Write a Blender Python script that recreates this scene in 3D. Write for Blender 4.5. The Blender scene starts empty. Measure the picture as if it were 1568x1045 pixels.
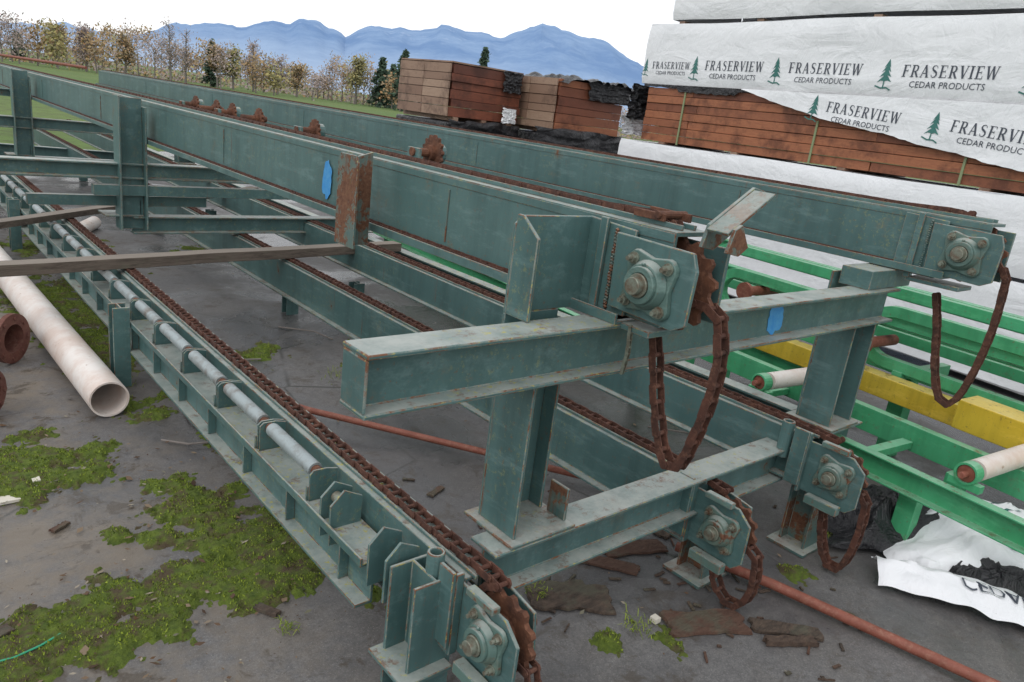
import bpy, math, random
import numpy as np
from mathutils import Vector, Matrix, noise
random.seed(7)
C=bpy.context.scene.collection
G=-0.078
EDGE=None
# ------------------------------------------------------------------ helpers
class B:
    def __init__(s): s.v=[];s.f=[];s.r=[]
    def add(s,vs,fs,rnd=None):
        o=len(s.v); s.v+= [tuple(v) for v in vs]; s.f+=[tuple(i+o for i in f) for f in fs]
        r=random.random() if rnd is None else rnd
        s.r+=[r]*len(fs)
    def box(s,a,b,rnd=None):
        x0,x1=sorted((a[0],b[0]));y0,y1=sorted((a[1],b[1]));z0,z1=sorted((a[2],b[2]))
        s.add([(x0,y0,z0),(x1,y0,z0),(x1,y1,z0),(x0,y1,z0),(x0,y0,z1),(x1,y0,z1),(x1,y1,z1),(x0,y1,z1)],
              [(0,3,2,1),(4,5,6,7),(0,1,5,4),(1,2,6,5),(2,3,7,6),(3,0,4,7)],rnd)
    def obox(s,c,ax,ay,az,h,rnd=None):
        c=Vector(c);ax=Vector(ax).normalized()*h[0];ay=Vector(ay).normalized()*h[1];az=Vector(az).normalized()*h[2]
        vs=[c+i*ax+j*ay+k*az for k in(-1,1) for i,j in((-1,-1),(1,-1),(1,1),(-1,1))]
        s.add(vs,[(0,3,2,1),(4,5,6,7),(0,1,5,4),(1,2,6,5),(2,3,7,6),(3,0,4,7)],rnd)
    def plate(s,pts,xa,xb):
        n=len(pts);vs=[(xa,a,c) for a,c in pts]+[(xb,a,c) for a,c in pts]
        s.add(vs,[tuple(reversed(range(n))),tuple(range(n,2*n))]+[(i,(i+1)%n,n+(i+1)%n,n+i) for i in range(n)])
    def plateY(s,pts,ya,yb):
        n=len(pts);vs=[(a,ya,c) for a,c in pts]+[(a,yb,c) for a,c in pts]
        s.add(vs,[tuple(reversed(range(n))),tuple(range(n,2*n))]+[(i,(i+1)%n,n+(i+1)%n,n+i) for i in range(n)])
    def ext(s,prof,p0,p1,up=(0,0,1),rnd=None):
        p0=Vector(p0);p1=Vector(p1);d=(p1-p0).normalized();up=Vector(up);up=(up-d*up.dot(d)).normalized();sd=d.cross(up)
        n=len(prof);vs=[p0+sd*a+up*b for a,b in prof]+[p1+sd*a+up*b for a,b in prof]
        fs=[(i,(i+1)%n,n+(i+1)%n,n+i) for i in range(n)]
        fs+=[tuple(reversed(range(n))),tuple(range(n,2*n))]
        s.add(vs,fs,rnd)
    def cyl(s,p0,p1,r,n=12,r1=None,caps=True,rnd=None):
        p0=Vector(p0);p1=Vector(p1);d=(p1-p0).normalized();r1=r if r1 is None else r1
        u=d.orthogonal().normalized();w=d.cross(u)
        vs=[];
        for k in range(n):
            a=2*math.pi*k/n; vs.append(p0+(u*math.cos(a)+w*math.sin(a))*r)
        for k in range(n):
            a=2*math.pi*k/n; vs.append(p1+(u*math.cos(a)+w*math.sin(a))*r1)
        fs=[(i,(i+1)%n,n+(i+1)%n,n+i) for i in range(n)]
        if caps: fs+=[tuple(reversed(range(n))),tuple(range(n,2*n))]
        s.add(vs,fs,rnd)
    def pipe(s,p0,p1,r,ri,n=32,rnd=None):
        p0=Vector(p0);p1=Vector(p1);d=(p1-p0).normalized();u=d.orthogonal().normalized();w=d.cross(u)
        vs=[]
        for p,rr in((p0,r),(p1,r),(p0,ri),(p1,ri)):
            for k in range(n):
                a=2*math.pi*k/n; vs.append(p+(u*math.cos(a)+w*math.sin(a))*rr)
        fs=[]
        for i in range(n):
            j=(i+1)%n
            fs+=[(i,j,n+j,n+i),(2*n+j,2*n+i,3*n+i,3*n+j),(j,i,2*n+i,2*n+j),(n+i,n+j,3*n+j,3*n+i)]
        s.add(vs,fs,rnd)
    def sweep(s,path,prof,rnd=None,lat=(1,0,0)):
        n=len(prof);vs=[];fs=[];L=Vector(lat).normalized();P=[Vector(p) for p in path]
        for i,p in enumerate(P):
            t=(P[min(i+1,len(P)-1)]-P[max(i-1,0)]).normalized();nn=t.cross(L).normalized()
            vs+=[p+L*a+nn*b for a,b in prof]
        for i in range(len(P)-1):
            for j in range(n):
                k=(j+1)%n; fs.append((i*n+j,i*n+k,(i+1)*n+k,(i+1)*n+j))
        fs+=[tuple(reversed(range(n))),tuple(range((len(P)-1)*n,len(P)*n))]
        s.add(vs,fs,rnd)
    def tube(s,path,r,n=8,rnd=None):
        P=[Vector(p) for p in path];vs=[];fs=[]
        for i,p in enumerate(P):
            t=(P[min(i+1,len(P)-1)]-P[max(i-1,0)]).normalized();u=t.cross(Vector((0.13,0.31,0.94))).normalized();w=t.cross(u)
            rr=r[i] if isinstance(r,(list,tuple)) else r
            for k in range(n):
                a=2*math.pi*k/n; vs.append(p+(u*math.cos(a)+w*math.sin(a))*rr)
        for i in range(len(P)-1):
            for j in range(n):
                k=(j+1)%n; fs.append((i*n+j,i*n+k,(i+1)*n+k,(i+1)*n+j))
        fs+=[tuple(reversed(range(n))),tuple(range((len(P)-1)*n,len(P)*n))]
        s.add(vs,fs,rnd)
    def obj(s,name,mat,parent=None,bevel=0,smooth=False,recalc=True):
        me=bpy.data.meshes.new(name);me.from_pydata(s.v,[],s.f);me.update()
        at=me.attributes.new("rnd",'FLOAT','FACE');at.data.foreach_set("value",s.r)
        if recalc:
            import bmesh
            bm=bmesh.new();bm.from_mesh(me);bmesh.ops.recalc_face_normals(bm,faces=bm.faces);bm.to_mesh(me);bm.free()
        me.materials.append(mat)
        ob=bpy.data.objects.new(name,me);C.objects.link(ob)
        if parent: ob.parent=parent
        if smooth:
            me.polygons.foreach_set("use_smooth",[True]*len(me.polygons))
            try: me.set_sharp_from_angle(angle=math.radians(40))
            except Exception: pass
        if bevel:
            m=ob.modifiers.new("bev",'BEVEL');m.width=bevel;m.segments=2;m.limit_method='ANGLE';m.angle_limit=math.radians(50)
            if EDGE and mat.name.startswith("teal_paint") and not smooth: me.materials.append(EDGE);m.material=1
        return ob
def empty(name):
    e=bpy.data.objects.new(name,None);C.objects.link(e);e.empty_display_size=.1;return e
def iprof(w,h,t=.01,tf=.012):
    w/=2
    return [(-w,0),(-w,-tf),(-t/2,-tf),(-t/2,-h+tf),(-w,-h+tf),(-w,-h),(w,-h),(w,-h+tf),(t/2,-h+tf),(t/2,-tf),(w,-tf),(w,0)]
def cprof(w,h,t=.01,flip=1):
    p=[(0,0),(0,-h),(w,-h),(w,-h+t),(t,-h+t),(t,-t),(w,-t),(w,0)]
    return [(a*flip,b) for a,b in p]
# ------------------------------------------------------------------ materials
class M:
    def __init__(s,name):
        s.m=bpy.data.materials.new(name);s.m.use_nodes=True;s.nt=s.m.node_tree
        s.b=s.nt.nodes["Principled BSDF"];s.tc=s.nt.nodes.new("ShaderNodeTexCoord");s.co=s.tc.outputs['Object']
    def n(s,t,**k):
        x=s.nt.nodes.new(t)
        for a,b in k.items(): setattr(x,a,b)
        return x
    def l(s,a,b): s.nt.links.new(a,b)
    def map(s,scale,rot=(0,0,0)):
        m=s.n("ShaderNodeMapping");m.inputs['Scale'].default_value=scale;m.inputs['Rotation'].default_value=rot;s.l(s.co,m.inputs[0]);return m.outputs[0]
    def noise(s,sc,det=4,rough=.6,co=None,dist=0):
        x=s.n("ShaderNodeTexNoise");x.inputs['Scale'].default_value=sc;x.inputs['Detail'].default_value=min(det,5);x.inputs['Roughness'].default_value=rough;x.inputs['Distortion'].default_value=dist
        s.l(co or s.co,x.inputs['Vector']);return x.outputs[0]
    def vor(s,sc,co=None,feat='F1'):
        x=s.n("ShaderNodeTexVoronoi",feature=feat);x.inputs['Scale'].default_value=sc;s.l(co or s.co,x.inputs['Vector']);return x.outputs[0]
    def rng(s,v,a,b,c=0,d=1):
        x=s.n("ShaderNodeMapRange");x.clamp=True
        for i,q in zip((1,2,3,4),(a,b,c,d)): x.inputs[i].default_value=q
        s.l(v,x.inputs[0]);return x.outputs[0]
    def math(s,op,a,b=None):
        x=s.n("ShaderNodeMath",operation=op);x.use_clamp=(op in('MULTIPLY','ADD','MAXIMUM'))
        for i,q in enumerate((a,b)):
            if q is None: continue
            if isinstance(q,(int,float)): x.inputs[i].default_value=q
            else: s.l(q,x.inputs[i])
        return x.outputs[0]
    def mix(s,f,a,b,mode='MIX'):
        x=s.n("ShaderNodeMix",data_type='RGBA',blend_type=mode);x.clamp_factor=True
        if isinstance(f,(int,float)): x.inputs[0].default_value=f
        else: s.l(f,x.inputs[0])
        for i,q in((6,a),(7,b)):
            if isinstance(q,tuple): x.inputs[i].default_value=(*q,1)
            else: s.l(q,x.inputs[i])
        return x.outputs[2]
    def nz(s):
        g=s.n("ShaderNodeNewGeometry");x=s.n("ShaderNodeSeparateXYZ");s.l(g.outputs['Normal'],x.inputs[0]);return x.outputs[2]
    def pos(s):
        x=s.n("ShaderNodeSeparateXYZ");s.l(s.co,x.inputs[0]);return x.outputs
    def attr(s,nm="rnd"):
        x=s.n("ShaderNodeAttribute",attribute_name=nm);return x.outputs['Fac']
    def col(s,c):
        if isinstance(c,tuple): s.b.inputs['Base Color'].default_value=(*c,1)
        else: s.l(c,s.b.inputs['Base Color'])
    def rough(s,c):
        if isinstance(c,(int,float)): s.b.inputs['Roughness'].default_value=c
        else: s.l(c,s.b.inputs['Roughness'])
    def bump(s,h,st=.3,d=.01):
        x=s.n("ShaderNodeBump");x.inputs['Strength'].default_value=st;x.inputs['Distance'].default_value=d;s.l(h,x.inputs['Height']);s.l(x.outputs[0],s.b.inputs['Normal'])
def painted(name,base,base2,k=.70,lichen=True,dust=(.40,.42,.39),dustf=.85,streak=.72):
    m=M(name)
    v=m.noise(2.2,5,.65);c=m.mix(m.rng(v,.35,.65),base,base2)
    st=m.noise(7,5,.7,m.map((1,1,.10)));c=m.mix(m.rng(st,.45,.70,0,.6),c,tuple(x*.58 for x in base))
    sc=m.noise(9,5,.78,m.map((1,.35,1.6)));c=m.mix(m.rng(sc,.52,.70,0,.45),c,tuple(min(1,x*1.5+.09) for x in base))
    f=m.noise(55,5,.75);c=m.mix(m.rng(f,.60,.66,0,.6),c,(.16,.09,.05))
    r=m.noise(4.2,5,.8)
    mask=m.rng(r,k-.03,k+.01)
    halo=m.rng(r,k-.12,k-.01,0,.5)
    mask2=m.rng(m.noise(20,5,.65,m.map((1,1,.08))),streak-.07,streak+.02,0,.6)
    rc=m.mix(m.rng(m.noise(60,3,.7),.3,.7),(.10,.040,.022),(.21,.10,.055))
    c=m.mix(halo,c,(.16,.145,.10));m1=m.math('MAXIMUM',mask,mask2);c=m.mix(m1,c,rc)
    up=m.rng(m.nz(),.6,.95)
    dm=m.math('MULTIPLY',up,m.rng(m.noise(7,5,.75),.3,.6,.40*dustf,dustf))
    c=m.mix(dm,c,dust)
    rr=m.rng(m.noise(11,5,.8),.55,.64);c=m.mix(m.math('MULTIPLY',m.math('MULTIPLY',up,rr),.7),c,rc)
    if lichen:
        li=m.rng(m.noise(38,5,.8),.57,.61);li=m.math('MULTIPLY',li,m.rng(m.nz(),-.6,.3));li=m.math('MULTIPLY',li,m.rng(m.noise(1.5,2,.5),.47,.57))
        li=m.math('MULTIPLY',li,m.rng(m.nz(),.2,.8,.3,.95))
        c=m.mix(li,c,(.40,.37,.09))
    m.col(c);m.rough(m.rng(m1,0,1,.46,.85))
    m.bump(m.math('ADD',m.math('MULTIPLY',m1,.5),m.math('MULTIPLY',f,.35)),.45,.004)
    return m.m
def rusty(name,a=(.055,.022,.014),b=(.17,.065,.032),c2=(.26,.12,.07),rough=.8):
    m=M(name);c=m.mix(m.rng(m.noise(14,5,.7),.3,.7),a,b);c=m.mix(m.rng(m.noise(45,5,.7),.5,.75,0,.7),c,c2)
    m.col(c);m.rough(rough);m.bump(m.noise(90,4,.7),.5,.003);return m.m
TEAL=painted("teal_paint",(.064,.136,.134),(.090,.170,.165))
TEALB=painted("teal_paint_bearing",(.11,.19,.165),(.09,.16,.145),.62,False)
TEALR=painted("teal_paint_rusted",(.064,.136,.134),(.085,.16,.155),.54,True,streak=.60)
m=M("teal_paint_worn_edge");c=m.mix(m.rng(m.noise(18,5,.8),.40,.62),(.10,.17,.165),(.30,.30,.26));c=m.mix(m.rng(m.noise(9,5,.8),.48,.58),c,(.17,.075,.04));c=m.mix(m.rng(m.noise(40,4,.8),.57,.62,0,.8),c,(.36,.33,.10));m.col(c);m.rough(.7);EDGE=m.m
GREEN=painted("bright_green_paint",(.05,.33,.14),(.08,.40,.20),.72,False,dust=(.32,.52,.38),dustf=.6,streak=.76)
YEL=painted("yellow_paint",(.62,.42,.03),(.70,.50,.05),.73,False,dust=(.72,.60,.25),dustf=.6,streak=.76)
RUST=rusty("rust");CHAIN=rusty("chain_rust",(.040,.018,.013),(.12,.045,.028),(.23,.11,.07))
REDROD=rusty("red_oxide_rod",(.17,.05,.03),(.28,.09,.06),(.34,.18,.12),.6)
BROWNF=rusty("brown_flange_rust",(.10,.035,.028),(.18,.07,.05),(.25,.14,.10),.75)
m=M("roller_steel");m.col(m.mix(m.rng(m.noise(12,5,.7),.45,.7),(.32,.37,.38),(.16,.14,.12)));m.rough(.42);m.b.inputs['Metallic'].default_value=.2;m.bump(m.noise(60),.2,.002);ROLL=m.m
m=M("shaft_steel");m.col(m.mix(m.rng(m.noise(30,5,.7),.4,.7),(.24,.27,.22),(.13,.07,.04)));m.rough(.45);m.b.inputs['Metallic'].default_value=.4;SHAFT=m.m
m=M("blue_marker_paint");m.col(m.mix(m.rng(m.noise(30,5,.7),.4,.8),(.03,.25,.60),(.10,.36,.62)));m.rough(.5);BLUE=m.m
# asphalt
m=M("asphalt")
big=m.noise(.55,5,.6);f2=m.noise(140,4,.8);f3=m.noise(28,5,.85)
c=m.mix(m.rng(big,.36,.62),(.150,.145,.146),(.225,.218,.215))
c=m.mix(m.rng(m.noise(2.6,5,.75),.42,.66,0,.55),c,(.150,.128,.108))
c=m.mix(m.rng(f3,.40,.66,0,.55),c,(.075,.072,.073))
c=m.mix(m.rng(f2,.35,.68,0,.75),c,(.065,.063,.064))
c=m.mix(m.rng(m.vor(95),.0,.22,.6,0),c,(.40,.39,.37))
wet=m.rng(m.noise(.9,5,.65,dist=.6),.44,.55)
c=m.mix(m.math('MULTIPLY',wet,.5),c,(.062,.062,.067))
pz=m.pos()
mud=m.math('MULTIPLY',m.rng(m.noise(1.9,5,.8),.42,.60),m.rng(pz[0],1.35,.6))
c=m.mix(m.math('MULTIPLY',mud,.75),c,(.185,.15,.112))
mud2=m.rng(m.noise(5,5,.8,dist=.5),.54,.62,0,.8);mud2=m.math('MULTIPLY',mud2,m.rng(pz[0],2.8,1.2,.45,1))
c=m.mix(mud2,c,(.065,.050,.036))
crack=m.rng(m.vor(1.1,m.map((1,1,1)),'DISTANCE_TO_EDGE'),.0,.010,1,0)
crack=m.math('MULTIPLY',crack,m.rng(m.noise(.8,3,.5),.5,.6))
c=m.mix(crack,c,(.03,.03,.025))
m.col(c);m.rough(m.rng(wet,0,1,.72,.20));m.bump(m.math('ADD',m.math('MULTIPLY',f2,.5),m.math('MULTIPLY',f3,.5)),.45,.006);ASPH=m.m
m=M("grass_field");c=m.mix(m.rng(m.noise(.05,5,.6),.35,.65),(.085,.17,.025),(.13,.19,.04));c=m.mix(m.rng(m.noise(2,5,.7),.4,.7),c,(.07,.09,.025));m.col(c);m.rough(.9);m.bump(m.noise(4,5,.8),.6,.1);GRASS=m.m
m=M("moss");c=m.mix(m.rng(m.noise(30,5,.7),.3,.7),(.055,.09,.012),(.17,.23,.028));c=m.mix(m.rng(m.noise(9,5,.75),.47,.62),c,(.10,.072,.04));m.col(c);m.rough(.95);m.bump(m.noise(160,4,.8),1,.01);MOSS=m.m
m=M("moss_tuft");c=m.mix(m.attr(),(.08,.125,.012),(.30,.37,.04));m.col(c);m.rough(.9);TUFT=m.m
m=M("hazy_mountain_rock");p=m.pos();c=m.mix(m.rng(m.noise(.0011,5,.75,m.map((1,1,2.5))),.38,.62),(.165,.265,.45),(.25,.36,.54))  # blue of the distance haze is painted into the base colour
sn=m.math('MULTIPLY',m.rng(p[2],480,800),m.rng(m.noise(.005,5,.75),.56,.62));sn=m.math('MULTIPLY',sn,m.rng(p[0],5600,3000));c=m.mix(m.math('MULTIPLY',sn,.6),c,(.7,.76,.85));c=m.mix(m.rng(p[2],450,0,0,.8),c,(.42,.52,.66));m.col(c);m.rough(1);m.b.inputs['Specular IOR Level'].default_value=0;MTN=m.m  # snow patches up high; thicker haze painted in as a paler foot
def leafm(name,cs):
    m=M(name);r=m.n("ShaderNodeValToRGB");e=r.color_ramp.elements
    while len(e)<len(cs): e.new(.5)
    for i,q in enumerate(cs): e[i].position=i/(len(cs)-1);e[i].color=(*q,1)
    m.l(m.attr(),r.inputs[0]);m.col(r.outputs[0]);m.rough(.9);m.b.inputs['Specular IOR Level'].default_value=.1;return m.m
AUT=leafm("autumn_leaves",[(.18,.16,.13),(.29,.23,.15),(.38,.25,.13),(.32,.28,.17),(.44,.26,.13),(.28,.27,.17)])
YGR=leafm("yellow_green_leaves",[(.17,.18,.10),(.28,.26,.13),(.40,.34,.14),(.23,.24,.14)])
TWIG=leafm("bare_twigs",[(.27,.22,.21),(.38,.31,.28),(.33,.28,.27)])
PINE=leafm("conifer_needles",[(.04,.07,.055),(.07,.11,.075),(.10,.14,.09)])
m=M("bark");m.col(m.mix(m.noise(3,5),(.15,.13,.12),(.26,.23,.21)));m.rough(.95);BARK=m.m
def wood(name,a,b,dark,gl=.6,rw=.8):
    m=M(name);g=m.noise(5,5,.7,m.map((.9,1.6,14)),1.2);c=m.mix(m.rng(g,.3,.7),a,b)
    c=m.mix(m.rng(m.attr(),.15,1,0,rw),c,dark)
    c=m.mix(m.rng(m.noise(2.6,5,.75),.48,.62,0,.65),c,tuple(x*.5 for x in dark))
    c=m.mix(m.rng(m.noise(60,3,.8,m.map((1,1,5))),.6,.75,0,.5),c,tuple(min(1,x*1.3+.05) for x in a))
    m.col(c);m.rough(gl);m.bump(g,.25,.004);return m.m
CEDAR=wood("cedar_lumber",(.42,.165,.075),(.30,.10,.05),(.15,.045,.025),rw=.95)
CEDARD=wood("cedar_lumber_dark",(.27,.085,.045),(.17,.05,.028),(.085,.03,.02),rw=.95)
CEDARL=wood("cedar_lumber_pale",(.42,.29,.21),(.31,.20,.14),(.20,.11,.075))
m=M("weathered_plank");g=m.noise(6,5,.75,m.map((.6,5,9)),.8);c=m.mix(m.rng(g,.3,.7),(.06,.045,.036),(.19,.15,.12));c=m.mix(m.rng(m.noise(14,5,.7),.52,.7,0,.5),c,(.13,.13,.09));c=m.mix(m.rng(m.nz(),.5,.9,0,.55),c,(.31,.27,.23));m.col(c);m.rough(.85);m.bump(g,.6,.006);PLANK=m.m
m=M("plastic_wrap_white");w=m.noise(1.6,4,.55,m.map((1,1,2.2)),1.5);w2=m.noise(7,5,.6,m.map((1,1.3,.6)),2)
c=m.mix(m.rng(m.noise(1.2,5,.7),.5,.75,0,.45),(.86,.87,.90),(.68,.70,.73));c=m.mix(m.rng(m.noise(30,5,.8),.66,.74,0,.5),c,(.40,.37,.33));m.col(c);m.rough(.38);m.bump(m.math('ADD',m.math('MULTIPLY',w,.8),m.math('MULTIPLY',w2,.35)),.45,.05);WRAP=m.m
m=M("plastic_wrap_black");m.col(m.mix(m.noise(5),(.012,.012,.014),(.03,.03,.035)));m.rough(.28);m.bump(m.noise(6,5,.6,dist=2),.9,.05);BWRAP=m.m
m=M("wrap_print_ink");m.col((.06,.07,.095));m.rough(.5);INK=m.m
m=M("wrap_print_green");m.col((.04,.17,.15));m.rough(.5);INKG=m.m
m=M("white_pipe_paint");c=m.mix(m.rng(m.noise(3,5,.75),.42,.62,0,.85),(.78,.73,.69),(.64,.51,.44));c=m.mix(m.rng(m.noise(20,5,.7),.62,.7,0,.7),c,(.33,.20,.13));m.col(c);m.rough(.45);m.bump(m.noise(25,5),.15,.003);WPIPE=m.m
m=M("strap");m.col((.25,.30,.16));m.rough(.4);STRAP=m.m
m=M("dead_bark");g=m.noise(16,5,.75,m.map((1,2.5,1)));c=m.mix(m.rng(g,.35,.7),(.035,.026,.021),(.13,.09,.065));c=m.mix(m.rng(m.attr(),.4,1,0,.6),c,(.13,.055,.035));c=m.mix(m.rng(m.noise(5,5,.7),.50,.62,0,.7),c,(.10,.10,.07));m.col(c);m.rough(.9);m.bump(g,1,.015);DBARK=m.m
BITS=leafm("debris_bits",[(.06,.04,.03),(.14,.09,.06),(.22,.17,.12),(.10,.055,.03),(.34,.30,.24),(.05,.06,.03)])
# ------------------------------------------------------------------ camera
cam=bpy.data.cameras.new("camera");co=bpy.data.objects.new("camera",cam);C.objects.link(co)
cam.sensor_width=36;cam.lens=36*1138.28/1568;cam.clip_start=.05;cam.clip_end=30000
co.matrix_world=Matrix.Translation((-.009,-.016,1.705))@Matrix.Rotation(-.736,4,'Z')@Matrix.Rotation(math.pi/2-.295,4,'X')@Matrix.Rotation(.129,4,'Z')
bpy.context.scene.camera=co
# ------------------------------------------------------------------ world + sun
sc=bpy.context.scene
w=bpy.data.worlds.new("World");sc.world=w;w.use_nodes=True;nt=w.node_tree;bg=nt.nodes["Background"]
sky=nt.nodes.new("ShaderNodeTexSky");sky.sky_type='NISHITA';sky.sun_disc=False;sky.sun_elevation=math.radians(48);sky.sun_rotation=math.radians(250)
sm=nt.nodes.new("ShaderNodeVectorMath");sm.operation='SCALE';sm.inputs['Scale'].default_value=.10;nt.links.new(sky.outputs[0],sm.inputs[0])
tc=nt.nodes.new("ShaderNodeTexCoord");mp=nt.nodes.new("ShaderNodeMapping");mp.inputs['Scale'].default_value=(1,1,4);nt.links.new(tc.outputs['Generated'],mp.inputs[0])
ns=nt.nodes.new("ShaderNodeTexNoise");ns.inputs['Scale'].default_value=1.6;ns.inputs['Detail'].default_value=5;nt.links.new(mp.outputs[0],ns.inputs[0])
rp=nt.nodes.new("ShaderNodeValToRGB");rp.color_ramp.elements[0].position=.3;rp.color_ramp.elements[0].color=(.92,.95,1.0,1);rp.color_ramp.elements[1].position=.62;rp.color_ramp.elements[1].color=(1.1,1.1,1.1,1);nt.links.new(ns.outputs[0],rp.inputs[0])
mx=nt.nodes.new("ShaderNodeMix");mx.data_type='RGBA';mx.inputs[0].default_value=.9;nt.links.new(sm.outputs[0],mx.inputs[6]);nt.links.new(rp.outputs[0],mx.inputs[7]);nt.links.new(mx.outputs[2],bg.inputs[0]);bg.inputs[1].default_value=1.15
sl=bpy.data.lights.new("sun",'SUN');sl.energy=.7;sl.angle=math.radians(30);sl.color=(1,.98,.94);so=bpy.data.objects.new("sun",sl);C.objects.link(so)
az=math.radians(250);el=math.radians(48)
dv=Vector((math.sin(az)*math.cos(el),math.cos(az)*math.cos(el),math.sin(el)));so.rotation_euler=dv.to_track_quat('Z','Y').to_euler()
sc.view_settings.view_transform='Standard';sc.view_settings.look='None';sc.view_settings.exposure=0
# ------------------------------------------------------------------ ground
b=B();R=15000
gs=[-R,-2000,-400,-100,-40,0,40,100,400,2000,R]
for i in range(10):
    for j in range(10):
        b.add([(gs[i],gs[j],G-.012),(gs[i+1],gs[j],G-.012),(gs[i+1],gs[j+1],G-.012),(gs[i],gs[j+1],G-.012)],[(0,1,2,3)])
b.obj("ground",GRASS)
b=B();pts=[]
def edge(p0,p1,n,amp):
    for i in range(n):
        t=i/n;x=p0[0]+(p1[0]-p0[0])*t;y=p0[1]+(p1[1]-p0[1])*t
        pts.append((x+amp*noise.noise((x*.7,y*.7,1)),y+amp*noise.noise((x*.7,y*.7,5)),G-.004))
edge((-12,-12),(40,-12),5,0);edge((40,-12),(40,30),5,0);edge((40,30),(9,22),30,1.2);edge((9,22),(0,12.5),40,1.0);edge((0,12.5),(-12,10),30,.8);edge((-12,10),(-12,-12),3,0)
b.add(pts,[tuple(range(len(pts)))]);b.obj("asphalt_yard",ASPH)
# moss
MP=[(.87,3.13,.10),(.93,2.9,.13),(1.0,2.72,.16),(1.08,2.5,.16),(1.14,2.36,.13),(1.02,2.36,.15),(.9,2.3,.12),(.82,2.42,.09),(.70,2.45,.11),(.55,2.38,.13),(.42,2.36,.14),(.3,2.32,.13),(.15,2.3,.14),(.45,2.2,.08),(.62,2.24,.08),
    (.36,3.75,.17),(.5,3.55,.15),(.65,3.45,.10),(.42,3.35,.10),(.7,3.65,.08),(.3,3.45,.12),(1.05,5.9,.3),(1.02,5.3,.22),(1.1,4.9,.18),(1.22,5.1,.12),(1.0,6.6,.3),(.62,2.85,.05),(1.55,7.4,.25),(2.6,7.9,.2),(1.3,8.3,.3),(1.95,4.7,.12),(2.9,4.7,.12),(3.0,1.2,.05),(2.1,1.25,.06),(1.3,3.5,.09),(1.12,3.0,.06),(1.05,4.1,.12),(1.62,3.9,.08),(2.45,4.15,.1),(.75,2.75,.05),(1.28,2.05,.06),(1.9,1.35,.05)]
def moss_d(x,y):
    d=0
    for a,c_,r in MP:
        q=((x-a)**2+(y-c_)**2)/(r*r)
        if q<5: d+=math.exp(-q*.85)
    if d<.03: return 0
    n=noise.fractal((x*7,y*7,3),.7,2.1,6)*.85+noise.noise((x*38,y*38,9))*.36
    return min(d,1.15)+n-.52
cs=.012;b=B()
H={}
def hh(i,j):
    k=(i,j)
    if k not in H:
        x,y=i*cs,j*cs;d=moss_d(x,y)
        H[k]=(0 if d<=0 else min(.020,.030*d)+.010*abs(noise.noise((x*55,y*55,2)))*min(1,d*4))-(.005 if d<=0 else 0)
    return H[k]
cells=set()
for a,c_,r in MP:
    R2=r*2.1
    for i in range(int((a-R2)/cs),int((a+R2)/cs)+1):
        for j in range(int((c_-R2)/cs),int((c_+R2)/cs)+1): cells.add((i,j))
vi={};vs=[];fs=[]
for (i,j) in cells:
    q=[(i,j),(i+1,j),(i+1,j+1),(i,j+1)]
    if max(hh(*k) for k in q)>0:
        for k in q:
            if k not in vi: vi[k]=len(vs);vs.append((k[0]*cs+random.uniform(-.004,.004),k[1]*cs+random.uniform(-.004,.004),G+hh(*k)))
        fs.append(tuple(vi[k] for k in q))
mossE=empty("moss_patch");b.add(vs,fs);b.obj("moss_cushion",MOSS,mossE,smooth=True,recalc=False)
b=B()
good=[k for k in vi if hh(*k)>.008 and k[1]*cs<7]
for _ in range(24000):
    k=random.choice(good);x=k[0]*cs+random.uniform(-.007,.007);y=k[1]*cs+random.uniform(-.007,.007);z=G+hh(*k)
    if noise.noise((x*18,y*18,30))<-.12: continue
    a=random.uniform(0,6.28);r=random.uniform(.002,.005);h=random.uniform(.003,.010);ox=random.uniform(-.006,.006);oy=random.uniform(-.006,.006)
    b.add([(x+math.cos(a)*r,y+math.sin(a)*r,z-.003),(x-math.cos(a)*r,y-math.sin(a)*r,z-.003),(x+ox,y+oy,z+h)],[(0,1,2)])
b.obj("moss_tufts",TUFT,mossE,recalc=False)
b=B()
for _ in range(1700):
    if random.random()<.5:
        k=random.choice(MP[:22]);x=k[0]+random.gauss(0,.22);y=k[1]+random.gauss(0,.22)
    else: x=random.uniform(-.2,6);y=random.uniform(.3,8)
    s=random.choice([.003,.004,.005,.007,.009,.016])*random.uniform(.6,1.3);a=random.uniform(0,6.28);z=G+random.uniform(0,.006)+(.015 if random.random()<.3 else 0)*(x<1.2)
    u=Vector((math.cos(a),math.sin(a),random.uniform(-.3,.3)));v_=Vector((-math.sin(a),math.cos(a),random.uniform(-.3,.3)))*random.uniform(.25,.8)
    c0=Vector((x,y,z+.004));b.add([c0-u*s,c0+v_*s*.8-u*s*.2,c0+u*s*.7+v_*s*.3,c0+u*s,c0-v_*s],[(0,1,2,3,4)])
b.obj("leaf_litter",BITS,recalc=False)
b=B()
for (wx,wy,wr,wn) in ((2.05,1.35,.07,60),(3.45,1.3,.08,70),(1.85,1.7,.06,40),(2.3,4.1,.15,120),(3.2,2.3,.06,50),(1.42,2.0,.05,50),(.95,2.0,.04,30),(1.0,4.5,.12,120)):
    for _ in range(wn):
        x=wx+random.gauss(0,wr*.5);y=wy+random.gauss(0,wr*.5);a=random.uniform(0,6.28);L=random.uniform(.015,.045);w_=.0015
        d=Vector((math.cos(a),math.sin(a),0));sd=Vector((-d.y,d.x,0))*w_;p0=Vector((x,y,G));p1=p0+d*L*.4+Vector((0,0,L*.6));p2=p0+d*L+Vector((0,0,L*.45))
        b.add([p0-sd,p0+sd,p1+sd,p1-sd,p2],[(0,1,2,3),(3,2,4)])
b.obj("weeds",TUFT,recalc=False)
b=B()
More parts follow.
